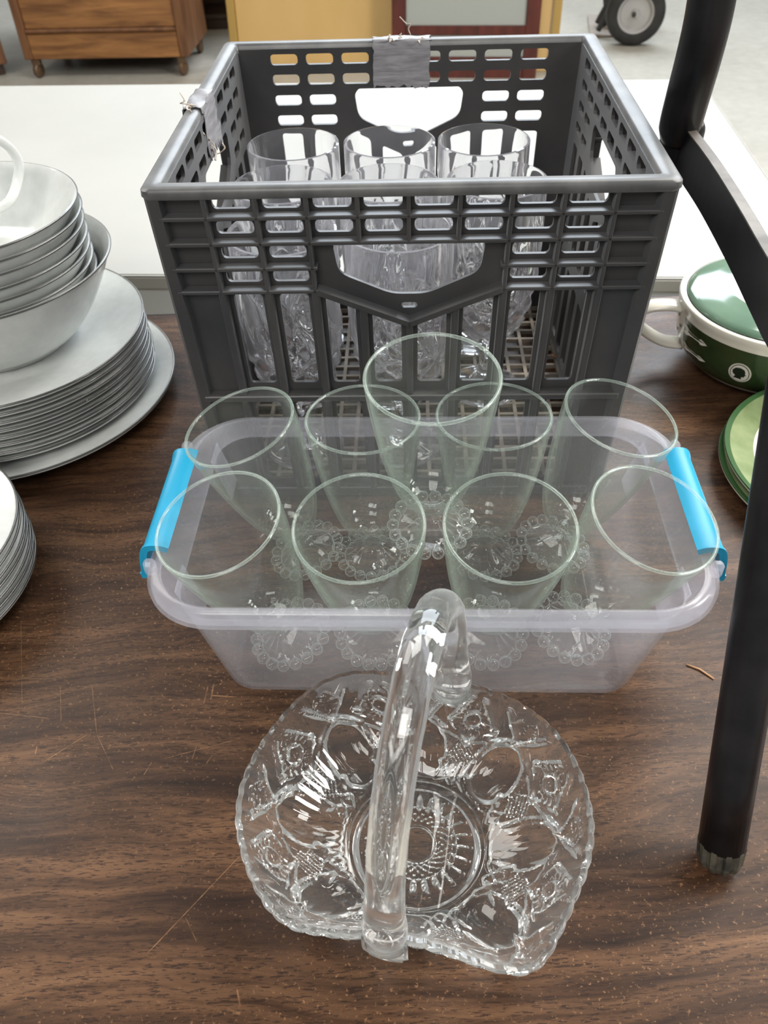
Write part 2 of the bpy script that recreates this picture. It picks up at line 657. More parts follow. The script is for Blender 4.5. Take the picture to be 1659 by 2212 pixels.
def panel_fn(k):
    """Map (across, outward depth, height) of side k to crate space; k = 0 front, 1 right, 2 back, 3 left."""
    c, s = round(math.cos(k * math.pi / 2)), round(math.sin(k * math.pi / 2))

    def fn(p):
        x, y = p[0], -p[1]
        return taper((c * x - s * y, s * x + c * y, p[2]))
    return fn


def rrect(x0, x1, z0, z1, r, n=4):
    pts = []
    for cx, cz, a0 in ((x1 - r, z1 - r, 0), (x0 + r, z1 - r, 90), (x0 + r, z0 + r, 180), (x1 - r, z0 + r, 270)):
        for i in range(n + 1):
            a = math.radians(a0 + 90 * i / n)
            pts.append((cx + r * math.cos(a), cz + r * math.sin(a)))
    return pts


def round_poly(pts, r, n=4):
    out = []
    m = len(pts)
    for i in range(m):
        p = Vector(pts[i])
        a = (Vector(pts[i - 1]) - p)
        b = (Vector(pts[(i + 1) % m]) - p)
        ra = min(r, a.length * .45, b.length * .45)
        p0, p1 = p + a.normalized() * ra, p + b.normalized() * ra
        for k in range(n + 1):
            t = k / n
            q = p0 * (1 - t) ** 2 + p * 2 * t * (1 - t) + p1 * t * t
            out.append((q.x, q.y))
    return out


def sheet_me(name, outer, holes, d0, d1, fn):
    loops = [outer] + holes
    tri = tessellate_polygon([[Vector((x, z, 0)) for x, z in l] for l in loops])
    flat = [p for l in loops for p in l]
    n = len(flat)
    V = [fn((x, d0, z)) for x, z in flat] + [fn((x, d1, z)) for x, z in flat]
    Fc = [tuple(t) for t in tri] + [tuple(i + n for i in reversed(t)) for t in tri]
    k = 0
    for l in loops:
        m = len(l)
        for i in range(m):
            a, b = k + i, k + (i + 1) % m
            Fc.append((a, b, b + n, a + n))
        k += m
    return mesh(name, V, Fc)


RIBX = [(-4 + i) * .0319 for i in range(9)]
ROWZ = [.2515, .2350, .2178, .2005]
RIBZ = [.2440, .2268, .2092, .1925]
chev = lambda x: .1665 + abs(x) / .0625 * .0255       # lower edge of the handle frame


def crate_side(k):
    fn = panel_fn(k)
    holes = []
    for r, z in enumerate(ROWZ):
        for c in range(8):
            if r >= 2 and 2 <= c <= 5:
                continue
            x = (RIBX[c] + RIBX[c + 1]) / 2
            holes.append(rrect(x - .0122, x + .0122, z - .0044, z + .0044, .0032))
    holes.append(round_poly([(-.0500, .2215), (-.046, .2268), (.046, .2268), (.0500, .2215), (.0475, .2015), (.012, .1855), (-.012, .1855), (-.0475, .2015)], .007))
    holes.append(rrect(-.0055, .0055, .1748, .1790, .0019))
    for c in range(8):
        x0, x1 = RIBX[c] + .0058, RIBX[c + 1] - .0058
        if c in (0, 1, 6, 7):
            p = [(x0, .113), (x1, .113), (x1, .187), (x0, .187)]
        else:
            p = [(x0, .113), (x1, .113), (x1, min(.187, chev(x1) - .001)), (x0, min(.187, chev(x0) - .001))]
        holes.append(round_poly(p, .0035))
        holes.append(round_poly([(x0, .016), (x1, .016), (x1, .095), (x0, .095)], .0035))
    outer = [(-.1535, .004), (.1535, .004), (.1535, .260), (-.1535, .260)]
    P = obj('side_panel', sheet_me('side_panel', outer, holes, .1520, .1548, fn), M['crate'], CRATE)
    d0, d1 = .1546, .1638
    for i, x in enumerate(RIBX):                        # upright ribs of the lattice
        zb = .1915
        zt = .2600
        if i in (3, 4, 5):
            zb = .2268
        obj('rib', box_me('rib', x - .0013, x + .0013, d0, d1, zb, zt, .0006, fn), M['crate'], P)
    for j, z in enumerate(RIBZ):
        for x0, x1 in (((-.1575, .1575),) if j < 2 else ((-.1575, -.0605), (.0605, .1575))):
            obj('rib', box_me('rib', x0, x1, d0, d1, z - .0013, z + .0013, .0006, fn), M['crate'], P)
    # V-shaped frame under the hand hole, and its collar
    for s in (-1, 1):
        a, b = Vector((s * .0625, 0, .1925)), Vector((0, 0, .1668))
        d = (b - a).normalized()
        nn = Vector((-d.z, 0, d.x)) * .0019
        vs = [(p.x, dd, p.z) for dd in (d0, d1 + .001) for p in (a + nn, b + nn, b - nn, a - nn)]
        me = mesh('handle_rib', [fn(v) for v in vs], [(0, 1, 2, 3), (4, 5, 6, 7), (0, 1, 5, 4), (1, 2, 6, 5), (2, 3, 7, 6), (3, 0, 4, 7)])
        obj('handle_rib', me, M['crate'], P)
    for i, x in enumerate(RIBX):                        # bars of the open lower half
        zt = .1925 if abs(x) > .05 else chev(x) - .001
        obj('slat', box_me('slat', x - .0026, x + .0026, d0, d1 - .001, .1065, zt, .0009, fn), M['crate'], P)
        obj('slat', box_me('slat', x - .0026, x + .0026, d0, d1 - .001, .0105, .1015, .0009, fn), M['crate'], P)
    obj('ledge', box_me('ledge', -.1580, .1580, d0, d1 + .0005, .1015, .1065, .0008, fn), M['crate'], P)
    obj('foot_rail', box_me('foot_rail', -.1520, .1520, d0, d1 - .003, .0015, .0105, .0008, fn), M['crate'], P)
    return P


for k in range(4):
    crate_side(k)
# rim: a square ring with a rounded top
rim_sec = [(.1525, .2575), (.1532, .2628), (.1545, .2642), (.1630, .2642), (.1648, .2628), (.1652, .2590), (.1640, .2570)]
V, Fc = [], []
corner_n = 5
loop_n = None
for (d, z) in rim_sec:
    rr = .006 if d > .158 else .003
    pts = rrect(-d, d, -d, d, rr, corner_n)
    loop_n = len(pts)
    V += [taper((x, y, z)) for x, y in pts]
m_ = len(rim_sec)
for i in range(m_):
    for j in range(loop_n):
        q = (j + 1) % loop_n
        i2 = (i + 1) % m_
        Fc.append((i * loop_n + j, i * loop_n + q, i2 * loop_n + q, i2 * loop_n + j))
obj('rim', auto_smooth(mesh('rim', V, Fc), 50), M['crate_rim'], CRATE)
for sx in (-1, 1):
    for sy in (-1, 1):
        vs = [(sx * .1545, sy * .1636), (sx * .1615, sy * .1636), (sx * .1636, sy * .1615), (sx * .1636, sy * .1545), (sx * .1530, sy * .1530)]
        V = [taper((x, y, z)) for z in (.0, .259) for x, y in vs]
        n = len(vs)
        Fc = [tuple(range(n)), tuple(range(n, 2 * n))] + [(i, (i + 1) % n, (i + 1) % n + n, i + n) for i in range(n)]
        obj('corner_post', mesh('corner_post', V, Fc), M['crate'], CRATE)
# lattice floor
bm = bmesh.new()


def bm_box(bm, x0, x1, y0, y1, z0, z1):
    vs = [bm.verts.new((x, y, z)) for x in (x0, x1) for y in (y0, y1) for z in (z0, z1)]
    for q in ((0, 1, 3, 2), (4, 6, 7, 5), (0, 4, 5, 1), (2, 3, 7, 6), (0, 2, 6, 4), (1, 5, 7, 3)):
        bm.faces.new([vs[i] for i in q])


hf = .1435
for i in range(19):
    c = -hf + i * 2 * hf / 18
    bm_box(bm, c - .0016, c + .0016, -hf, hf, .003, .0072)
    bm_box(bm, -hf, hf, c - .0016, c + .0016, .0032, .0070)
bmesh.ops.recalc_face_normals(bm, faces=bm.faces)
me = bpy.data.meshes.new('floor_lattice')
bm.to_mesh(me)
bm.free()
obj('floor_lattice', me, M['crate_floor'], CRATE)


def tape_me(name, k, x0, x1, zin, zout, rough_edge=.0012):
    """A strip of tape folded over the rim of side k; ragged at its ends."""
    fn = panel_fn(k)
    prof = [(.1515, zin), (.1515, .245), (.1515, .2570), (.1519, .2640), (.1535, .2652), (.1640, .2652), (.1660, .2632), (.1662, .257), (.1665, zout)]
    prof = [tuple(p) for p in curve_pts([(d, 0, z) for d, z in prof], 3)]
    nx = 22
    V, Fc = [], []
    for i in range(nx + 1):
        u = i / nx
        for j, (d, _, z) in enumerate(prof):
            e0 = RNG.uniform(-1, 1) * rough_edge if i in (0, nx) else 0
            jj = RNG.uniform(-1, 1) * rough_edge * 1.6 if j in (0, len(prof) - 1) else 0
            wob = .0005 * math.sin(9 * u + j) + RNG.uniform(0, .0003)
            V.append(fn((x0 + (x1 - x0) * u + e0, d + (-wob if z < .262 and d < .158 else wob * .5), z + jj + (wob if z > .262 else 0))))
    n = len(prof)
    for i in range(nx):
        for j in range(n - 1):
            Fc.append((i * n + j, i * n + j + 1, (i + 1) * n + j + 1, (i + 1) * n + j))
    me = mesh(name, V, Fc)
    bm = bmesh.new()
    bm.from_mesh(me)
    bmesh.ops.solidify(bm, geom=list(bm.faces), thickness=.0005)
    bm.to_mesh(me)
    bm.free()
    return auto_smooth(me, 40)


tp = obj('duct_tape', tape_me('duct_tape', 2, -.0190, .0315, .2275, .245), M['tape'], CRATE)
tp['label'] = 'grey duct tape folded over the rim'
lt = at_z(432, 218, CH)
loc = Matrix.Rotation(-CRATE.rotation_euler.z, 2) @ (Vector((lt.x, lt.y)) - Vector((.0297, .664)))
ty = -loc.y
tp2 = obj('duct_tape', tape_me('duct_tape', 3, ty - .024, ty + .020, .2275, .238, .0035), M['tape'], CRATE)
tp2['label'] = 'torn duct tape peeling on the side rim'
for i in range(14):          # torn fibrous edge
    fnl = panel_fn(3 if i < 9 else 2)
    x = (ty + .020 + random.uniform(-.002, .002)) if i < 9 else random.uniform(-.012, .024)
    z = .2665 if i < 5 else .258 - .0028 * i
    if i >= 9:
        z = .2662
    d = .157 + random.uniform(-.006, .006) if z > .262 else .1505
    pts = [np.array(fnl((x, d, z)))]
    for q in range(4):
        pts.append(pts[-1] + RNG.normal(0, .0022, 3) + np.array((0, 0, .0008 if z > .262 else -.0006)))
    obj('torn_fibre', sweep_me('torn_fibre', curve_pts(pts, 3), ring_section(.0008, .0004, 6), up=(.3, .2, .9)), M['tape_torn'], CRATE)
patch = [fnl for fnl in ()]


# ------------------------------------------------------------------ crystal goblets
def crystal_me():
    H = .197
    ctrl = [(.0105, .052), (.0180, .057), (.0268, .067), (.0340, .082), (.0382, .101), (.0400, .122), (.0402, .146), (.0398, .172), (.0396, H)]
    out = curve_pts([(r, 0, z) for r, z in ctrl], 12)
    R = np.array([p[0] for p in out])
    Z = np.array([p[2] for p in out])
    seg = 168
    th = np.arange(seg) * 2 * math.pi / seg
    TH, ZZ = np.meshgrid(th, Z)
    RR = np.repeat(R[:, None], seg, 1)
    k = 9
    sec = (TH * k / (2 * math.pi)) % 1.0 - .5
    # long fan-shaped cuts in the upper half
    up = np.clip((ZZ - .100) / .014, 0, 1) * np.clip((.172 - ZZ) / .020, 0, 1)
    wv = np.abs(sec) * 2
    lean = np.abs(((sec + .5 + 3.2 * (ZZ - .1) / .08 * .5) % 1.0) - .5) * 2
    d = -.0024 * up * np.maximum(1 - wv * 1.5, 0) - .0020 * up * np.maximum(1 - lean * 1.9, 0)
    # diamonds on the lower half
    lo = np.clip((.112 - ZZ) / .008, 0, 1) * np.clip((ZZ - .056) / .006, 0, 1)
    a = TH * 10 / (2 * math.pi)
    b = ZZ / .0200
    u1, u2 = np.abs(((a + b) % 1) - .5) * 2, np.abs(((a - b) % 1) - .5) * 2
    d += -.0030 * lo * np.maximum(np.maximum(1 - u1 * 1.5, 0), np.maximum(1 - u2 * 1.5, 0))
    d = np.maximum(d, -.0032)
    RO = RR + d
    V = np.stack([RO * np.cos(TH), RO * np.sin(TH), ZZ], -1).reshape(-1, 3)
    # inner wall
    inn = curve_pts([(.0380, 0, H + .0004), (.0374, 0, H - .004), (.0366, 0, .180), (.0362, 0, .150), (.0358, 0, .118), (.0344, 0, .102), (.0298, 0, .084), (.0225, 0, .071), (.0120, 0, .0645), (.0040, 0, .0630)], 5)
    Vi = np.array([(p[0] * math.cos(t), p[0] * math.sin(t), p[2]) for p in inn for t in th])
    # stem and foot under the bowl, outer skin read downwards
    low = curve_pts([(.0080, 0, .047), (.0060, 0, .040), (.0062, 0, .022), (.0105, 0, .0115), (.0220, 0, .0068), (.0318, 0, .0040), (.0335, 0, .0022), (.0330, 0, .0004)], 4)
    Vl = np.array([(p[0] * math.cos(t), p[0] * math.sin(t), p[2]) for p in low for t in th])
    blocks = [Vl.reshape(len(low), seg, 3)[::-1], V.reshape(len(out), seg, 3), Vi.reshape(len(inn), seg, 3)]
    A = np.concatenate(blocks, 0)
    n = A.shape[0]
    verts = list(map(tuple, A.reshape(-1, 3)))
    Fc = []
    for i in range(n - 1):
        for j in range(seg):
            q = (j + 1) % seg
            Fc.append((i * seg + j, i * seg + q, (i + 1) * seg + q, (i + 1) * seg + j))
    verts += [(0, 0, .0012), (0, 0, .0627)]
    for j in range(seg):
        q = (j + 1) % seg
        Fc.append((q, j, n * seg))
        Fc.append(((n - 1) * seg + j, (n - 1) * seg + q, n * seg + 1))
    me = mesh('crystal_goblet', verts, Fc)
    return auto_smooth(me, 24)


CRY = crystal_me()
rows = {'back': ['back row, beside the wall nearest the bowl stack', 'middle of the back row', 'back row, beside the wall nearest the casserole'],
        'mid': ['second row, on the bowl-stack side', 'centre of the second row', 'second row, on the casserole side'],
        'front': ['front row, on the bowl-stack side', 'front row, behind the hand hole']}
spots = {'back': [(-.067, .747), (.0165, .745), (.098, .741)],
         'mid': [(-.0705, .660), (.0130, .655), (.0985, .654)],
         'front': [(-.0660, .5745), (.0180, .5725)]}
for rw in rows:
    for lab, (x, y) in zip(rows[rw], spots[rw]):
        o = tag(obj('crystal_goblet', CRY, M['crystal'], None, (x, y, T + .0074), (0, 0, random.uniform(0, 6))),
                'cut crystal goblet in the crate, ' + lab, 'goblet', 'crystal goblets in the crate')


# ------------------------------------------------------------------ clear bin
BC, BYAW = Vector((.0290, .3945)), math.radians(-3.2)
BIN = tag(empty('storage_bin', (BC.x, BC.y, T), BYAW), 'clear plastic storage bin with turquoise clip handles, full of goblets', 'bin')


def ring_loop(hw, hd, r, z, n=10):
    pts = []
    for cx, cy2, a0 in ((hw - r, hd - r, 0), (-hw + r, hd - r, 90), (-hw + r, -hd + r, 180), (hw - r, -hd + r, 270)):
        for i in range(n + 1):
            a = math.radians(a0 + 90 * i / n)
            pts.append((cx + r * math.cos(a), cy2 + r * math.sin(a), z))
    return pts


def loft_me(name, loops, cap0=True, cap1=True, closed=False, deg=40):
    V = [p for l in loops for p in l]
    n = len(loops[0])
    Fc = []
    rng = range(len(loops)) if closed else range(len(loops) - 1)
    for i in rng:
        i2 = (i + 1) % len(loops)
        for j in range(n):
            q = (j + 1) % n
            Fc.append((i * n + j, i * n + q, i2 * n + q, i2 * n + j))
    if cap0:
        Fc.append(tuple(range(n)))
    if cap1:
        Fc.append(tuple(range((len(loops) - 1) * n, len(loops) * n)))
    return auto_smooth(mesh(name, V, Fc), deg)


body = [ring_loop(.128, .0706, .016, 0), ring_loop(.1330, .0756, .020, .0010), ring_loop(.1350, .0776, .021, .0045),
        ring_loop(.1515, .0870, .024, .0868), ring_loop(.1515, .0870, .024, .0880),
        ring_loop(.1503, .0858, .0232, .0880), ring_loop(.1338, .0763, .020, .0052), ring_loop(.1310, .0736, .018, .0026),
        ring_loop(.1180, .0616, .016, .0024), ring_loop(.1165, .0601, .015, .0034), ring_loop(.1130, .0566, .014, .0034), ring_loop(.1115, .0551, .013, .0022)]
obj('tub', loft_me('tub', body), M['frosted'], BIN)
lip = [ring_loop(.1510, .0866, .0240, .0866), ring_loop(.1690, .0937, .0420, .0872), ring_loop(.1722, .0955, .0450, .0888), ring_loop(.1725, .0958, .0455, .0920),
       ring_loop(.1702, .0940, .0430, .0990), ring_loop(.1665, .0916, .0395, .1010), ring_loop(.1625, .0898, .036, .1012),
       ring_loop(.1615, .0894, .035, .1000), ring_loop(.1662, .0916, .0395, .0986), ring_loop(.1692, .0932, .0420, .0945), ring_loop(.1705, .0940, .0435, .0905), ring_loop(.1680, .0926, .041, .0890), ring_loop(.1516, .0871, .0245, .0882)]
lp = obj('rim', loft_me('rim', lip, False, False, True), M['frosted_lip'], BIN)
lp['label'] = 'milky rolled rim of the bin'
inner = [ring_loop(.1624, .0894, .0355, .1009), ring_loop(.1518, .0866, .0245, .0884), ring_loop(.1506, .0858, .0235, .0884), ring_loop(.1612, .0886, .0345, .1009)]
obj('upper_wall', loft_me('upper_wall', inner, False, False, True), M['frosted'], BIN)
for s in (-1, 1):
    prof = [(.1590, .1040), (.1640, .1058), (.1705, .1058), (.1740, .1030), (.1762, .0950), (.1775, .0850), (.1792, .0800), (.1815, .0792)]
    prof = curve_pts([(a, 0, b) for a, b in prof], 3)
    L_, th_ = .0470, .0013
    V, Fc = [], []
    ys = [-L_, -L_ + .0015, -L_ + .004, 0, L_ - .004, L_ - .0015, L_]
    for yi, y in enumerate(ys):
        edge = .0022 if yi in (0, 6) else 0
        top, bot = [], []
        for q, p in enumerate(prof):
            a, b = np.array(prof[max(q - 1, 0)]), np.array(prof[min(q + 1, len(prof) - 1)])
            t = (b - a) / np.linalg.norm(b - a)
            nx, nz = -t[2], t[0]
            h = th_ * (1.7 if yi in (0, 1, 5, 6) else 1.0)
            yy = y * (1 - .06 * max(0, (q - 14)) / 10)
            top.append((s * (p[0] - nx * h * -1), yy, p[2] + nz * h))
            bot.append((s * (p[0] + nx * h * -1), yy, p[2] - nz * h))
        V += top + bot[::-1]
    n = 2 * len(prof)
    for i in range(len(ys) - 1):
        for j in range(n):
            q = (j + 1) % n
            Fc.append((i * n + j, i * n + q, (i + 1) * n + q, (i + 1) * n + j))
    Fc += [tuple(range(n)), tuple(range((len(ys) - 1) * n, len(ys) * n))]
    h = obj('clip_handle', auto_smooth(mesh('clip_handle', V, Fc), 40), M['teal'], BIN)
    h['label'] = 'turquoise clip handle'
    for sy in (-1, 1):       # moulded hinge lugs and end tabs beside each handle
        obj('end_tab', box_me('end_tab', min(s * .1475, s * .1487), max(s * .1475, s * .1487), sy * .060 - .011, sy * .060 + .011, .058, .094, .0004,
                              lambda p, s=s: Vector((p.x + s * (p.z - .08) * .25, p.y, p.z))), M['frosted_lip'], BIN)
        obj('hinge_lug', box_me('hinge_lug', min(s * .1650, s * .1720), max(s * .1650, s * .1720), sy * .0565 - .0035, sy * .0565 + .0035, .094, .1055, .002), M['frosted_lip'], BIN)

# ------------------------------------------------------------------ beaded goblets
GH = .131


def goblet_bowl():
    out = curve_pts([(.0001, 0, .0150), (.0062, 0, .0152), (.0066, 0, .0190), (.0082, 0, .0212), (.0082, 0, .0235), (.0100, 0, .0265), (.0152, 0, .0310), (.0196, 0, .0375),
                     (.0236, 0, .0475), (.0282, 0, .0640), (.0322, 0, .0840), (.0352, 0, .1040), (.0372, 0, .1200), (.0380, 0, GH - .001)], 4)
    rimp = [(.0379, 0, GH), (.0371, 0, GH + .0004), (.0364, 0, GH)]
    inn = curve_pts([(.0364, 0, GH - .001), (.0357, 0, .1190), (.0337, 0, .1035), (.0307, 0, .0840), (.0267, 0, .0645), (.0221, 0, .0490), (.0176, 0, .0400), (.0110, 0, .0345), (.0001, 0, .0330)], 4)
    prof = [(max(p[0], 0) if p[0] > .0002 else 0, p[2]) for p in out + rimp + inn]
    return lathe_me('bowl', prof, 72)


def goblet_foot():
    seg = 72
    prof = [(0, .0006), (.0200, .0004), (.0212, .0012), (.0212, .0034), (.0196, .0046), (.0165, .0062), (.0120, .0098), (.0085, .0135), (.0064, .0149), (0, .0149)]
    V, Fc, rings = [], [], []
    for r, z in prof:
        if r == 0:
            rings.append([len(V)])
            V.append((0, 0, z))
            continue
        rings.append(list(range(len(V), len(V) + seg)))
        for i in range(seg):
            a = 2 * math.pi * i / seg
            flute = .0009 * math.cos(18 * a) if (.007 < r < .0205 and z > .004) else 0
            V.append((r * math.cos(a), r * math.sin(a), z + flute))
    for a, b in zip(rings[:-1], rings[1:]):
        for i in range(seg):
            j = (i + 1) % seg
            if len(a) == 1:
                Fc.append((a[0], b[i], b[j]))
            elif len(b) == 1:
                Fc.append((a[i], a[j], b[0]))
            else:
                Fc.append((a[i], a[j], b[j], b[i]))
    return auto_smooth(mesh('foot', V, Fc), 40)


BEAD = lathe_me('bead', [(.0041 * math.sin(math.pi * i / 10) if 0 < i < 10 else 0, -.0041 * math.cos(math.pi * i / 10)) for i in range(11)], 18)
G0 = empty('beaded_goblet')
gb = obj('bowl', goblet_bowl(), M['goblet_bowl'], G0)
obj('rim', lathe_me('rim', [(.03720 + .00105 * math.cos(a_), GH + .0002 + .0010 * math.sin(a_)) for a_ in [i * math.pi / 5 for i in range(10)]], 96, True, True), M['goblet_rim'], gb)
ft = obj('foot', goblet_foot(), M['bead'], G0)
for i in range(18):
    a = 2 * math.pi * i / 18
    obj('bead', BEAD, M['bead'], ft, (.0247 * math.cos(a), .0247 * math.sin(a), .0043))
ZF = .0040
gob = [  # base x, y, z  -> rim x, y, z ; where it stands
    ((-.0660, .3610, ZF), (-.0930, .3455, .1280), 'front row, at the saucer-stack end'),
    ((-.0085, .3610, ZF), (-.0140, .3388, .1265), 'front row, second from the saucer stack'),
    ((.0670, .3575, ZF), (.0702, .3345, .1265), 'front row, second from the metal leg'),
    ((.1230, .3570, ZF), (.1490, .3375, .1235), 'front row, at the metal-leg end'),
    ((-.0580, .4400, ZF), (-.0895, .4350, .1280), 'crate-side row, at the bowl-stack end'),
    ((-.0095, .4400, ZF), (-.0118, .4408, .1360), 'crate-side row, second from the bowl stack'),
    ((.0750, .4360, ZF), (.0742, .4388, .1360), 'crate-side row, second from the green plates'),
    ((.1250, .4370, ZF), (.1522, .4300, .1260), 'crate-side row, at the green-plate end'),
    ((.0303, .3962, .0760), (.0292, .3812, .2060), None)]
for i, (b, t, lab) in enumerate(gob):
    g = G0 if i == 0 else copy_tree(G0)
    tl_ = (Vector(t) - Vector(b)).normalized()
    if lab:
        b = (b[0], b[1], .0040 + .0290 * math.sqrt(max(0, 1 - tl_.z ** 2)))
    stand(g, b, t)
    g.rotation_quaternion = g.rotation_quaternion @ Vector((1, 0, 0)).rotation_difference(Vector((math.cos(i), math.sin(i), 0)))
    tag(g, 'pale green beaded-foot goblet perched above all the others in the clear bin' if lab is None else
        'pale green beaded-foot goblet in the clear bin, ' + lab, 'goblet', 'beaded goblets in the clear bin')

# ------------------------------------------------------------------ pressed glass basket
BK = Vector((.0115, .2145))
BASKET = tag(empty('glass_basket', (BK.x, BK.y, T)), 'clear pressed-glass basket with a tall arched handle and crimped rim', 'basket')
rim_px = [(700, 1475), (760, 1455), (860, 1462), (960, 1478), (1050, 1492), (1120, 1522), (1180, 1565), (1230, 1630), (1262, 1710), (1275, 1790),
          (1265, 1860), (1236, 1935), (1205, 2005), (1172, 2070), (1130, 2098), (1060, 2086), (985, 2058), (915, 2034), (850, 2024), (780, 2014), (700, 2010),
          (640, 2000), (592, 1965), (552, 1900), (530, 1840), (517, 1770), (525, 1700), (550, 1640), (600, 1565), (650, 1510)]


def rim_z(px, py):
    # the rim rises where the handle joins it, front and back
    a = math.exp(-((px - 850) / 130) ** 2) if py > 1900 else math.exp(-((px - 960) / 130) ** 2) if py < 1600 else 0
    return .050 + .010 * a


pol = []
for px, py in rim_px:
    p = at_z(px, py, rim_z(px, py))
    v = Vector((p.x, p.y)) - BK
    pol.append((math.atan2(v.y, v.x), v.length, p.z))
pol.sort()
pa = np.array([p[0] for p in pol])
pr = np.array([p[1] for p in pol])
pz = np.array([p[2] for p in pol])
NS, NT = 480, 104
ph = -math.pi + np.arange(NS) * 2 * math.pi / NS
RIM_R = np.interp(ph, pa, pr, period=2 * math.pi)
RIM_Z = np.interp(ph, pa, pz, period=2 * math.pi)
ker = np.exp(-np.linspace(-2, 2, 17) ** 2)
ker /= ker.sum()
sm = lambda a: np.convolve(np.concatenate([a[-8:], a, a[:8]]), ker, 'valid')
RIM_R, RIM_Z = sm(RIM_R), sm(RIM_Z)
scal = np.abs(np.sin(ph * 30))
RIM_R = RIM_R + .0007 * scal
R0, Z0, TH_ = .0385, .0060, .0042


def seg_d(X, Y, a, b):
    ax, ay = a
    bx, by = b
    dx, dy = bx - ax, by - ay
    t = np.clip(((X - ax) * dx + (Y - ay) * dy) / (dx * dx + dy * dy), 0, 1)
    return np.hypot(X - ax - t * dx, Y - ay - t * dy)


def wall_relief(PH, TT):
    """Depth of the pressed pattern: lens ovals, cross cuts, buttons and hobnail fields, eight repeats."""
    k = 8
    s = ((PH + .16) * k / (2 * math.pi)) % 1.0
    s = np.minimum(s, 1 - s)                      # 0 at an oval, .5 between ovals
    arc = 2 * math.pi / k * (R0 + (.088 - R0) * TT)
    X, Y = s * arc, TT * .066
    mid = .5 * arc
    d = np.zeros_like(X)
    # lens ovals
    e = np.hypot(X / .0122, (Y - .0235) / .0180)
    d += .0022 * np.clip(1 - e * e, 0, 1)
    d -= .0026 * np.clip(1 - np.abs(e - 1.12) / .20, 0, 1)
    # cross cuts
    Xc = mid - X
    lines = [((0, .0435), (.031, .0275), 0), ((0, .0435), (.014, .0600), 0)]
    for a, b, w in lines:
        d -= .0019 * np.clip(1 - seg_d(X, Y, a, b) / .0026, 0, 1) * 1.35
    lines2 = [((0, .0300), (.0135, .0440), 0), ((.0135, .0440), (.004, .0590), 0), ((0, .0030), (.0100, .0160), 0), ((0, .0120), (.0085, .0030), 0)]
    for a, b, w in lines2:
        d -= .0025 * np.clip(1 - seg_d(Xc, Y, a, b) / .0023, 0, 1)
    # buttons with a star border
    q = np.hypot(Xc, Y - .0455)
    ang = np.arctan2(Y - .0455, Xc)
    d += .0016 * np.clip(1 - (q / .0044) ** 2, 0, 1)
    d -= .0018 * np.clip(1 - np.abs(q - .0052) / .0011, 0, 1)
    star = np.abs(((ang * 16 / (2 * math.pi)) % 1) - .5) * 2
    d -= .0014 * star * np.clip(1 - np.abs(q - .0086) / .0026, 0, 1)
    # hobnail fields between the ovals, hatch fields above them
    fld = np.clip((.0092 - (Xc + np.abs(Y - .0220) * .85)) / .0012, 0, 1)
    a1, a2 = (Xc + Y) / .0028, (Xc - Y) / .0028
    d += -.0016 * fld * (np.abs((a1 % 1) - .5) + np.abs((a2 % 1) - .5)) * 1.25
    fl2 = np.clip((.0072 - (X + np.abs(Y - .0535) * .8)) / .001, 0, 1)
    d += -.0008 * fl2 * (np.abs(((X + Y) / .0017 % 1) - .5) + np.abs(((X - Y) / .0017 % 1) - .5)) * 1.6
    d -= .0016 * np.clip(1 - np.abs((X + np.abs(Y - .0535) * .8) - .0082) / .0012, 0, 1)
    fade = np.clip((TT - .015) / .05, 0, 1) * np.clip((.93 - TT) / .05, 0, 1)
    return d * fade


tt = np.linspace(0, 1, NT)
PH, TT = np.meshgrid(ph, tt)
RR = R0 + (RIM_R[None] - R0) * (TT + .10 * np.sin(math.pi * TT))
ZZ = Z0 + (RIM_Z[None] - Z0) * (TT ** 1.35)
dRr, dZr = np.gradient(RR, axis=0), np.gradient(ZZ, axis=0)
ln = np.hypot(dRr, dZr)
NR, NZ = dZr / ln, -dRr / ln                       # outward and down
rel = wall_relief(PH, TT)
RO, ZO = RR + NR * (TH_ * .55 + rel), ZZ + NZ * (TH_ * .55 + rel)
RI, ZI = RR - NR * TH_ * .45, ZZ - NZ * TH_ * .45
ZO = np.maximum(ZO, .0012)
# base disc: pressed star on the underside
NB = 60
rb = np.linspace(R0 - .0002, .0006, NB)
PB, RB = np.meshgrid(ph, rb)
wave = np.abs(((PB * 24 / (2 * math.pi)) % 1) - .5) * 2
wave2 = np.abs((((PB * 24 / (2 * math.pi)) + .5) % 1) - .5) * 2
star = np.clip((.0318 - RB) / .003, 0, 1) * np.clip((RB - .0118) / .0015, 0, 1)
ray_ = np.clip(1 - wave * 2.2 * (RB / .0318), 0, 1) * (RB > .020) + 0
hob = (np.abs((PB * 24 / (2 * math.pi) + RB / .0042) % 1 - .5) + np.abs((PB * 24 / (2 * math.pi) - RB / .0042) % 1 - .5)) * (RB <= .0225)
zb = .0022 + star * (.0026 * ray_ * np.clip((.0335 - RB) / .010, 0, 1) + .0016 * hob)
zb += .0016 * np.clip(1 - np.abs(RB - .0105) / .0009, 0, 1)
zb -= .0020 * np.clip(1 - np.abs(RB - .0345) / .0018, 0, 1)
zt = np.full_like(RB, Z0 + .0012)
cs, sn = np.cos(ph), np.sin(ph)


def grid3(Rg, Zg):
    return np.stack([Rg * cs[None], Rg * sn[None], Zg], -1)


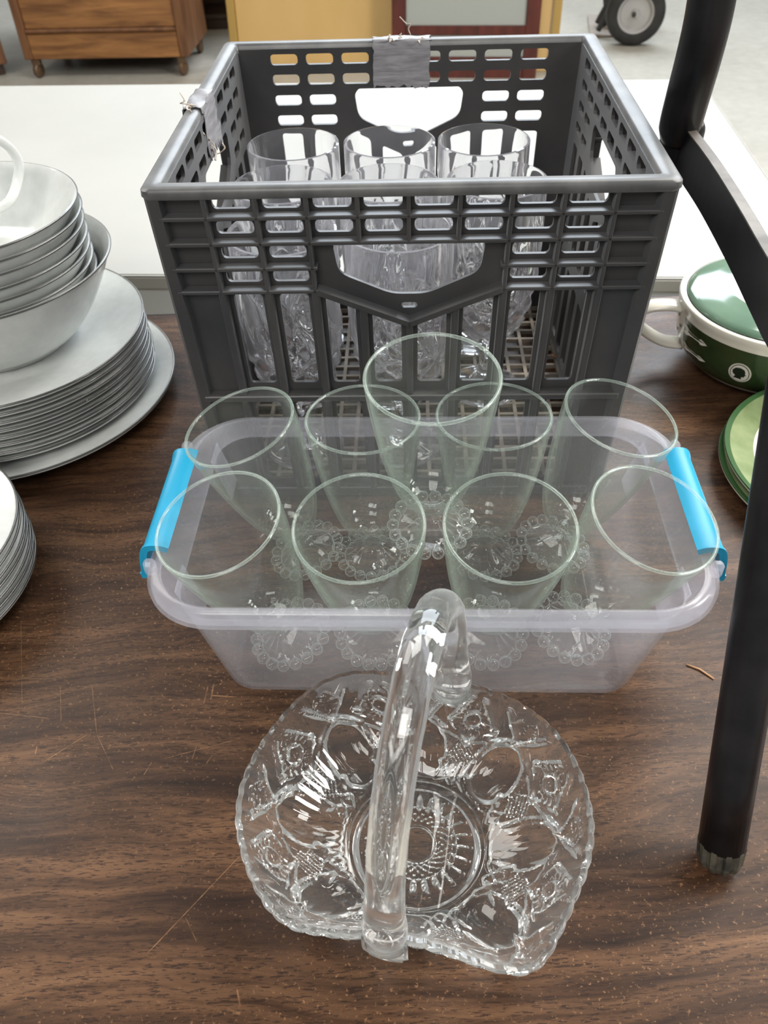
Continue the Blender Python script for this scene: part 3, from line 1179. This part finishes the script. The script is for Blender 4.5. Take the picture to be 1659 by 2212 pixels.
outer = grid3(RO, ZO)[::-1]                        # rim down to base edge
under = grid3(RB, zb)
top_ = grid3(RB, zt)[::-1]
inner_ = grid3(RI, ZI)
edge1 = grid3(RIM_R[None] * 1.0 + NR[-1:] * .0 + .0014 * dRr[-1:] / ln[-1:], RIM_Z[None] + .0014 * dZr[-1:] / ln[-1:])
A = np.concatenate([under[::-1], outer[::-1], edge1, inner_[::-1], top_[::-1]], 0)
nr = A.shape[0]
idx = np.arange(nr * NS).reshape(nr, NS)
q0, q1 = idx[:-1], np.roll(idx[:-1], -1, 1)
q2, q3 = np.roll(idx[1:], -1, 1), idx[1:]
Fc = np.stack([q0, q1, q2, q3], -1).reshape(-1, 4).tolist()
Fc += [tuple(idx[0][::-1]), tuple(idx[-1])]
me = bpy.data.meshes.new('bowl')
me.from_pydata(A.reshape(-1, 3).tolist(), [], Fc)
bm = bmesh.new()
bm.from_mesh(me)
bmesh.ops.recalc_face_normals(bm, faces=bm.faces)
bm.to_mesh(me)
bm.free()
obj('bowl', auto_smooth(me, 28), M['pressed'], BASKET)
ha, hb = at_z(832, 2022, .058), at_z(972, 1490, .054)
hm = (ha + hb) / 2
pts = []
for i in range(41):
    a = math.pi * i / 40
    u = -math.cos(a)
    p = hm + (hb - ha) / 2 * (u * (1 - .03 * math.sin(a)))
    pts.append((p.x - BK.x, p.y - BK.y, .054 + .133 * math.sin(a) ** .82))
scl = [1.0 + .25 * math.exp(-((i - 0) / 2.2) ** 2) + .45 * math.exp(-((i - 40) / 2.2) ** 2) + .02 * math.sin(i * 2.3) for i in range(41)]
sidev = Vector((-(hb - ha).y, (hb - ha).x, 0)).normalized()
obj('handle', sweep_me('handle', pts, ring_section(.0070, .0087, 28), up=tuple(sidev), scale=scl), M['pressed'], BASKET)
for nm, p, dirv in (('handle_root', ha, -1), ('handle_root', hb, 1)):
    d = (hb - ha).normalized() * dirv
    pth = [(p.x - BK.x + d.x * q, p.y - BK.y + d.y * q, z) for q, z in ((.0015, .040), (.0025, .048), (.002, .058))]
    sec = [(.0105 * math.cos(2 * math.pi * i / 36) * (1 + .09 * math.cos(9 * 2 * math.pi * i / 36)), .0030 * math.sin(2 * math.pi * i / 36)) for i in range(36)]
    obj(nm, sweep_me(nm, curve_pts(pth, 4), sec, up=tuple(d)), M['pressed'], BASKET)


# ------------------------------------------------------------------ china
def plate_prof(R, h, t=.0032, well=.62):
    w = R * well
    top = [(0, .0052), (w * .9, .0052), (w, .0064), (w + (R - w) * .3, .0052 + (h - .0052) * .42), (R - .003, h - .0006), (R - .0006, h)]
    bot = [(R, h - .0010), (R - .0003, h - .0026), (R - .0016, h - .0036), (w + (R - w) * .3, .0052 + (h - .0052) * .42 - t), (w * .99, .0026), (w * .93, 0), (w * .88, 0), (w * .85, .0020), (0, .0020)]
    return top + bot


def bowl_prof(R, h, foot, t=.0032, pw=.55):
    outp = [(foot - .003, .0012), (foot - .0015, 0), (foot, 0), (foot + .001, .003)]
    for i in range(1, 13):
        u = i / 12
        outp.append((foot + (R - foot) * u ** pw, .003 + (h - .003) * u))
    inn = [(R - .0012, h + .0004)]
    for i in range(11, 0, -1):
        u = i / 12
        inn.append((foot + (R - foot) * u ** pw - t, .003 + (h - .003) * u + t * .4))
    return [(0, .0014)] + outp + inn + [(foot * .6, .0058), (0, .0056)]


def rim_line(R, h, w=.0011):
    return lathe_me('silver_rim', [(R - w, h + .0003), (R - .0004, h + .0005), (R + .0004, h - .0004), (R + .0002, h - .0010), (R - .0005, h - .0009), (R - w, h - .0001)], 96, True, True)


ORD = ['topmost', 'second from top', 'third from top', 'fourth from top', 'fifth from top', 'sixth from top', 'seventh from top', 'bottom']
SC = Vector((-.347, .678))


def stack(name, n, me, line, z0, pitch, cen, what, cat, group, where):
    for i in range(n):
        k = n - 1 - i
        word = 'bottom' if k == n - 1 else ORD[k]
        j = .0008
        r = obj(name, me, M['china'], None, (cen.x + random.uniform(-j, j), cen.y + random.uniform(-j, j), T + z0 + i * pitch), (0, 0, random.uniform(0, 6)))
        obj('silver_rim', line, M['silver'], r)
        tag(r, f'{what}, {word} {where}', cat, group)


pm = lathe_me('platter', plate_prof(.1510, .0190, .0036, .66), 128, True, sharp=50)
p = tag(obj('platter', pm, M['china'], None, (SC.x - .002, SC.y + .000, T)), 'large round grey-white platter beneath the tall china stack', 'platter')
obj('silver_rim', rim_line(.1510, .0190), M['silver'], p)
stack('dinner_plate', 8, lathe_me('dinner_plate', plate_prof(.1320, .0185), 128, True, sharp=50), rim_line(.1320, .0185), .0064, .0074, SC,
      'silver-rimmed grey-white dinner plate', 'plate', 'dinner plates under the bowls', 'of the plates under the serving bowl')
zt_ = .0064 + 7 * .0074 + .0052
sb = tag(obj('serving_bowl', lathe_me('serving_bowl', bowl_prof(.1144, .0780, .058, .0036, .62), 128, True, sharp=50), M['china'], None, (SC.x + .0035, SC.y + .001, T + zt_ + .0004)),
         'wide grey-white serving bowl holding a nest of smaller bowls', 'bowl')
obj('silver_rim', rim_line(.1144, .0780), M['silver'], sb)
stack('cereal_bowl', 7, lathe_me('cereal_bowl', bowl_prof(.0985, .0540, .040, .0030, .52), 112, True, sharp=50), rim_line(.0985, .0540), zt_ + .0080, .0104, SC + Vector((.0035, .001)),
      'small silver-rimmed grey-white bowl', 'bowl', 'bowls nested in the serving bowl', 'of the nested bowls in the serving bowl')
stack('saucer', 7, lathe_me('saucer', plate_prof(.1000, .0160, .0028, .5), 112, True, sharp=50), rim_line(.1000, .0160), .0, .0067, Vector((-.364, .427)),
      'small silver-rimmed grey-white saucer', 'saucer', 'saucers in the low stack', 'of the low stack beside the platter')
# cup standing in the top bowl
cz = zt_ + .0080 + 6 * .0104 + .0060
CUP = tag(empty('tea_cup', (-.358, .698, T + cz + .0032), 0), 'grey-white tea cup with a looped handle sitting in the topmost bowl', 'cup')
obj('cup_body', lathe_me('cup_body', bowl_prof(.0385, .086, .024, .0026, .5), 80, True, sharp=50), M['china'], CUP)
hp = curve_pts([(.034, 0, .078), (.041, .005, .0870), (.050, .012, .0880), (.0580, .020, .078), (.0600, .025, .062), (.0550, .020, .047), (.0500, .008, .038), (.040, .003, .033), (.030, 0, .034)], 5)
obj('cup_handle', sweep_me('cup_handle', hp, ring_section(.0042, .0028, 16), up=(0, 1, 0)), M['china'], CUP)


# ------------------------------------------------------------------ green casserole and plates
PC = Vector((.374, .688))
POT = tag(empty('casserole', (PC.x, PC.y, T)), 'cream and green lidded casserole with a looped handle beside the crate', 'casserole')
pprof = curve_pts([(.0520, 0, .0002), (.0560, 0, .0030), (.0680, 0, .0130), (.0775, 0, .0260), (.0830, 0, .0420), (.0852, 0, .0600), (.0862, 0, .0760), (.0872, 0, .0830), (.0868, 0, .0868), (.0848, 0, .0880)], 5)
pprof = [(0, .0002)] + [(a[0], a[2]) for a in pprof] + [(.0812, .0868), (.0808, .080), (.0795, .06), (.074, .034), (.055, .010), (0, .008)]
pm = lathe_me('pot_body', pprof, 120, True, sharp=50)
pm.materials.append(M['cream'])
pm.materials.append(M['green'])
for f in pm.polygons:
    c = f.center
    a = math.degrees(math.atan2(c.y, c.x))
    if .0190 < c.z < .0740 and math.hypot(c.x, c.y) > .0700 + .0 * c.z and -174 < a < -30 and f.normal.x * c.x + f.normal.y * c.y > 0:
        f.material_index = 1
obj('pot_body', pm, None, POT)
rz_t = sorted({(round(z, 5), r) for r, z in pprof[1:47]})
RZ = np.array([z for z, r in rz_t]), np.array([r for z, r in rz_t])
pot_r = lambda z: float(np.interp(z, *RZ))


def pot_decal(name, poly, a0, z0, mat, ang=0.0, lift=.0006):
    """Printed mark: flat outline in metres wrapped on the pot wall."""
    V = []
    ca, sa = math.cos(ang), math.sin(ang)
    for x, y in poly:
        u, w = ca * x - sa * y, sa * x + ca * y
        z = z0 + w
        r = pot_r(z) + lift
        a = math.radians(a0) + u / r
        V.append((r * math.cos(a), r * math.sin(a), z))
    tri = tessellate_polygon([[Vector((x, y, 0)) for x, y in poly]])
    return obj(name, mesh(name, V, [tuple(t) for t in tri]), mat, POT)


ell = lambda a, b, n=28: [(a * math.cos(2 * math.pi * i / n), b * math.sin(2 * math.pi * i / n)) for i in range(n)]
arrow = [(-.015, .0015), (-.0175, .0045), (-.013, .0060), (-.009, .0035), (-.003, .0018), (.006, .0016), (.0085, .0036), (.011, .0030), (.0165, .0002), (.011, -.0028), (.0085, -.0034),
         (.006, -.0014), (-.003, -.0016), (-.009, -.0034), (-.013, -.0058), (-.0175, -.0042), (-.015, -.0012)]
pot_decal('strap_ornament', arrow, -161, .0610, M['cream'])
pot_decal('strap_ornament', arrow, -161, .0395, M['cream'])
pot_decal('medallion', ell(.0098, .0130), -127, .0450, M['cream'], 0, .0006)
pot_decal('medallion_ring', ell(.0084, .0115), -127, .0450, M['green'], 0, .0009)
pot_decal('medallion_field', ell(.0077, .0108), -127, .0450, M['cream'], 0, .0012)
head = [(-.0045, -.0075), (-.003, -.0035), (-.0058, -.001), (-.0062, .003), (-.004, .0066), (0, .0078), (.0036, .0062), (.0048, .003), (.0046, .001), (.0060, -.0008), (.0044, -.0016), (.0046, -.0036), (.0020, -.0042), (.0024, -.0076)]
pot_decal('cameo_head', head, -127, .0450, M['black_print'], 0, .0015)
for zz in (.066, .057, .047, .038, .030):
    pot_decal('printed_flourish', [(-.003, -.001), (-.001, .0016), (.0028, .0012), (.0018, -.0012), (0, -.0022)], -182 - 3 * math.sin(zz * 300), zz, M['black_print'])
LID = obj('lid', lathe_me('lid', [(0, .0850), (.0780, .0850), (.0806, .0875), (.0800, .0896), (.0740, .0925), (.0600, .0960), (.0490, .0977), (.0470, .0984)] + [(.0380, .0992), (0, .1000)], 120, True, sharp=60), None, POT)
LID.data.materials.append(M['green_lid'])
LID.data.materials.append(M['cream'])
for f in LID.data.polygons:
    if math.hypot(f.center.x, f.center.y) < .0475 and f.center.z > .09:
        f.material_index = 1
hd = [(-.0840, .0, .0720), (-.0960, .0, .0735), (-.1120, .0, .0710), (-.1215, .0, .0620), (-.1190, .0, .0470), (-.1060, .0, .0340), (-.0920, .0, .0260), (-.0760, .0, .0240)]
hd_o = obj('pot_handle', sweep_me('pot_handle', curve_pts(hd, 5), ring_section(.0052, .0095, 18), up=(0, 1, 0)), M['cream'], POT)
hd_o.rotation_euler = (0, 0, math.radians(-8))
POT.scale = (1.03, 1.03, .82)
gp = plate_prof(.1120, .0165, .0034, .60)


def green_plate(loc, label):
    me = lathe_me('green_plate', gp[:4] + [(.0870, .0098), (.0885, .0102), (.1070, .0154)] + gp[4:], 120, True, sharp=50)
    for m in (M['cream'], M['green_wash'], M['green_edge']):
        me.materials.append(m)
    for f in me.polygons:
        r = math.hypot(f.center.x, f.center.y)
        if f.normal.z > .1 and r > .0875:
            f.material_index = 2 if r > .1075 else 1
    return tag(obj('green_plate', me, None, None, loc), label, 'plate', 'green-rimmed plates')


green_plate((.3905, .5080, T), 'green-rimmed plate lying beneath the other green plate')
green_plate((.3940, .5105, T + .0074), 'green-washed plate with a cream centre, upper one of two')

# ------------------------------------------------------------------ black chair frame
CHF = tag(empty('chair_frame', (.1771, .1954, T)), 'black tubular metal chair frame standing on the table with ribbed foot', 'frame')
O = Vector((.1771, .1954, 0))
dleg = Vector((.0037, .0405, .0883))
leg = [tuple(dleg * k) for k in (.19, .6, 1.2, 1.8, 2.4, 3.0, 3.6, 4.6)]
obj('leg', sweep_me('leg', leg, ring_section(.0124, .0124, 28), up=(0, 1, 0)), M['black_paint'], CHF)
cap_sec = [((.0122 + (.0012 if (i // 3) % 2 else -.0006)) * math.cos(2 * math.pi * i / 60), (.0122 + (.0012 if (i // 3) % 2 else -.0006)) * math.sin(2 * math.pi * i / 60)) for i in range(60)]
obj('foot_cap', sweep_me('foot_cap', [tuple(dleg * .055), tuple(dleg * .09), tuple(dleg * .20)], cap_sec, up=(0, 1, 0), scale=[.80, .90, .95], smooth=False), M['cap'], CHF)
uy = lambda px, py, y: (lambda d: Vector((d.x * y / d.y, y, CAM_H + d.z * y / d.y)))(ray(px, py)) - O
tube = [Vector((.212, .705, .016)) - O, Vector((.214, .690, .10)) - O, uy(1462, 325, .650), uy(1470, 270, .640), uy(1487, 205, .632), uy(1505, 140, .626), uy(1524, 65, .622), uy(1537, 0, .620), uy(1550, -90, .618), uy(1562, -180, .618)]
obj('rear_tube', sweep_me('rear_tube', curve_pts([tuple(p) for p in tube], 5), ring_section(.0155, .0150, 28), up=(0, 1, 0)), M['black_paint'], CHF)
obj('foot_cap', sweep_me('foot_cap', [tuple(Vector((.2118, .7062, .0040)) - O), tuple(Vector((.212, .7055, .009)) - O), tuple(Vector((.2122, .704, .020)) - O)], cap_sec, up=(0, 1, 0), scale=[1.1, 1.26, 1.3], smooth=False), M['cap'], CHF)
rail = curve_pts([tuple(p) for p in (uy(1472, 318, .640), uy(1530, 400, .57), uy(1592, 505, .49), uy(1648, 610, .42), uy(1697, 690, .36), dleg * 3.05)], 6)
rs = [(-.0032, -.0165), (.0032, -.0165), (.0036, -.0160), (.0036, .0160), (.0032, .0165), (-.0032, .0165), (-.0036, .0160), (-.0036, -.0160)]
obj('side_rail', sweep_me('side_rail', rail, rs, up=(0, 0, 1), smooth=False), M['black_paint'], CHF)
obj('rail_top', sweep_me('rail_top', [np.array(p) + np.array((0, 0, .0168)) for p in rail], [(-.0034, -.0004), (.0034, -.0004), (.0034, .0004), (-.0034, .0004)], smooth=False), M['lightened'], CHF)['label'] = 'scuffed upper edge of the rail, its lit look painted on'


# ------------------------------------------------------------------ background furniture
def part_box(name, root, x0, x1, y0, y1, z0, z1, mat, bev=.004):
    return obj(name, box_me(name, x0, x1, y0, y1, z0, z1, bev), mat, root)


CAB = tag(empty('rolling_cabinet', (-1.25, 4.43, 0), math.radians(-4)), 'oak plank cabinet on casters on the concrete floor', 'cabinet')
part_box('side_panel', CAB, -.40, -.36, 0, .45, .085, 1.0, M['oak_frame'])
part_box('side_panel', CAB, .36, .40, 0, .45, .085, 1.0, M['oak_frame'])
part_box('back_panel', CAB, -.36, .36, .43, .45, .085, 1.0, M['dark_wood'])
part_box('top_panel', CAB, -.42, .42, -.02, .47, 1.0, 1.03, M['oak_frame'])
for i in range(5):
    part_box('plank', CAB, -.359, .359, .012, .030, .215 + i * .156, .215 + (i + 1) * .156 - .002, M['oak'], .002)
part_box('bottom_rail', CAB, -.36, .36, .004, .030, .085, .195, M['oak'])
part_box('moulding', CAB, -.36, .36, -.006, .02, .197, .214, M['oak_frame'], .006)
for sx in (-1, 1):
    for yy in (.03, .41):
        obj('caster', lathe_me('caster', [(0, -.014), (.024, -.014), (.032, -.008), (.033, 0), (.032, .008), (.024, .014), (0, .014)], 28, True, sharp=40), M['brass'], CAB, (sx * .358, yy, .033), (math.pi / 2, 0, math.radians(90 if yy > .2 else 70)))
        obj('caster_fork', box_me('caster_fork', sx * .358 - .02, sx * .358 + .02, yy - .016, yy + .016, .055, .086, .004), M['brass'], CAB)
CH2 = tag(empty('wooden_chest', (-2.09, 4.40, 0), math.radians(24)), 'dark brown wooden chest standing beside the oak cabinet', 'chest')
part_box('body', CH2, -.35, .35, 0, .40, .05, .80, M['oak_frame'])
part_box('plinth', CH2, -.33, .33, .02, .38, 0, .05, M['dark_wood'])
part_box('lid', CH2, -.37, .37, -.02, .42, .80, .83, M['oak_frame'])
SH = tag(empty('bookcase', (-.95, 5.25, 0), 0), 'very dark wooden bookcase behind the cabinet and yellow board', 'bookcase')
part_box('side_panel', SH, -.70, -.67, 0, .3, 0, 1.1, M['dark_wood'])
part_box('side_panel', SH, .57, .60, 0, .3, 0, 1.1, M['dark_wood'])
part_box('back_panel', SH, -.67, .57, .28, .3, 0, 1.1, M['dark_wood'])
for z in (.05, .42, .76, 1.08):
    part_box('shelf', SH, -.67, .57, .01, .28, z, z + .025, M['dark_wood'])
part_box('plinth', SH, -.67, .57, .02, .05, 0, .05, M['dark_wood'])

YB = tag(empty('yellow_board', (.10, 4.42, 0), math.radians(-11)), 'tall yellow wooden board propped upright behind the crate', 'board')
tilt = Matrix.Rotation(math.radians(-6), 4, 'X')
for nm, a, mt in (('board_face', (-.745, .76, 0, .03, 0, 1.5), 'yellow_board'), ('board_edge', (-.785, -.746, -.012, .034, 0, 1.5), 'yellow_edge'), ('board_edge', (.761, .80, -.012, .034, 0, 1.5), 'yellow_edge')):
    obj(nm, box_me(nm, *a, .003, lambda p: tilt @ p), M[mt], YB)
part_box('back_strut', YB, -.06, .06, .06, .60, .0, .04, M['yellow_edge'])
part_box('back_strut', YB, -.06, .06, .10, .16, .0, .70, M['yellow_edge'])
MR = tag(empty('mirror_frame', (.445, 4.225, 0), math.radians(-8)), 'dark red wooden frame with two mirror panes leaning on the yellow board', 'mirror')
tm = Matrix.Rotation(math.radians(-8), 4, 'X')
for nm, a, mt in (('stile', (-.335, -.272, 0, .035, 0, 1.3), 'mahogany'), ('stile', (.272, .335, 0, .035, 0, 1.3), 'mahogany'), ('rail', (-.272, .272, .001, .034, 0, .086), 'mahogany'),
                  ('rail', (-.272, .272, .001, .034, .175, .212), 'mahogany'), ('rail', (-.272, .272, .001, .034, 1.24, 1.3), 'mahogany'),
                  ('pane', (-.272, .272, .014, .020, .086, .175), 'mirror'), ('pane', (-.272, .272, .014, .020, .212, 1.24), 'mirror')):
    obj(nm, box_me(nm, *a, .002, lambda p: tm @ p), M[mt], MR)

HT = tag(empty('hand_truck', (1.37, 4.86, 0), math.radians(-100)), 'black hand truck with fat rubber wheels resting on the floor', 'hand truck')
WR = .143
tire = [(WR - .055, -.036), (WR - .02, -.042), (WR - .005, -.030), (WR, -.012), (WR, .012), (WR - .005, .030), (WR - .02, .042), (WR - .055, .036)]
tme = lathe_me('tire', tire, 56, True, True, 60)
hme = lathe_me('hub', [(0, -.026), (.018, -.026), (.022, -.014), (.070, -.010), (.080, -.028), (WR - .054, -.030), (WR - .054, .030), (.080, .028), (.070, .010), (.022, .014), (.018, .026), (0, .026)], 40, True, sharp=40)
for x in (.19, -.14):
    t_ = obj('tire', tme, M['rubber'], HT, (x, 0, WR), (0, math.pi / 2, 0))
    obj('hub', hme, M['wheel_hub'], HT, (x, 0, WR), (0, math.pi / 2, 0))
obj('axle', sweep_me('axle', [(-.20, .02, WR), (.24, -.01, WR)], ring_section(.010, .010, 12)), M['truck_frame'], HT)
for x in (-.10, .05):
    obj('frame_tube', sweep_me('frame_tube', curve_pts([(x, -.16, .03), (x + .01, -.10, .20), (x + .02, -.06, .60), (x + .02, -.03, 1.10)], 5), ring_section(.014, .014, 14), up=(0, 1, 0)), M['truck_frame'], HT)
    obj('bracket', sweep_me('bracket', [(x + .02, -.06, .50), (x + .01, .0, WR), (x, -.14, .05)], ring_section(.010, .006, 8), up=(1, 0, 0)), M['truck_frame'], HT)
part_box('cross_bar', HT, -.12, .08, -.08, -.05, .40, .43, M['truck_frame'])
part_box('nose_plate', HT, -.36, .06, -.20, .02, .002, .012, M['truck_plate'], .002)


# ------------------------------------------------------------------ small litter
def leaf(px, py, z, size, label):
    p = at_z(px, py, z)
    V, n = [], 9
    for i in range(n):
        a = 2 * math.pi * i / n
        r = size * (.5 + .5 * random.random())
        V.append((r * math.cos(a), r * .6 * math.sin(a), size * .5 * random.random() + .0004))
    V.append((0, 0, size * .4))
    me = mesh('dry_leaf', V, [(i, (i + 1) % n, n) for i in range(n)])
    bm = bmesh.new()
    bm.from_mesh(me)
    bmesh.ops.solidify(bm, geom=list(bm.faces), thickness=.0004)
    bm.to_mesh(me)
    bm.free()
    return tag(obj('dry_leaf', me, M['leaf'], None, (p.x, p.y, T + z), (0, 0, random.uniform(0, 6))), label, 'leaf')


leaf(1122, 695, .0078, .0100, 'crumpled dry brown leaf on the crate floor behind a goblet')
leaf(1200, 772, .0078, .0050, 'tiny dry leaf scrap on the crate floor near a corner')
sp = at_z(1512, 1450, 0)
tag(obj('wood_sliver', sweep_me('wood_sliver', [(-.0075, .0055, .0006), (0, .001, .0009), (.0070, -.0068, .0006)], ring_section(.0008, .0005, 6)), M['sliver'], None, (sp.x, sp.y, T)), 'pale wood sliver lying on the table beside the bin', 'sliver')
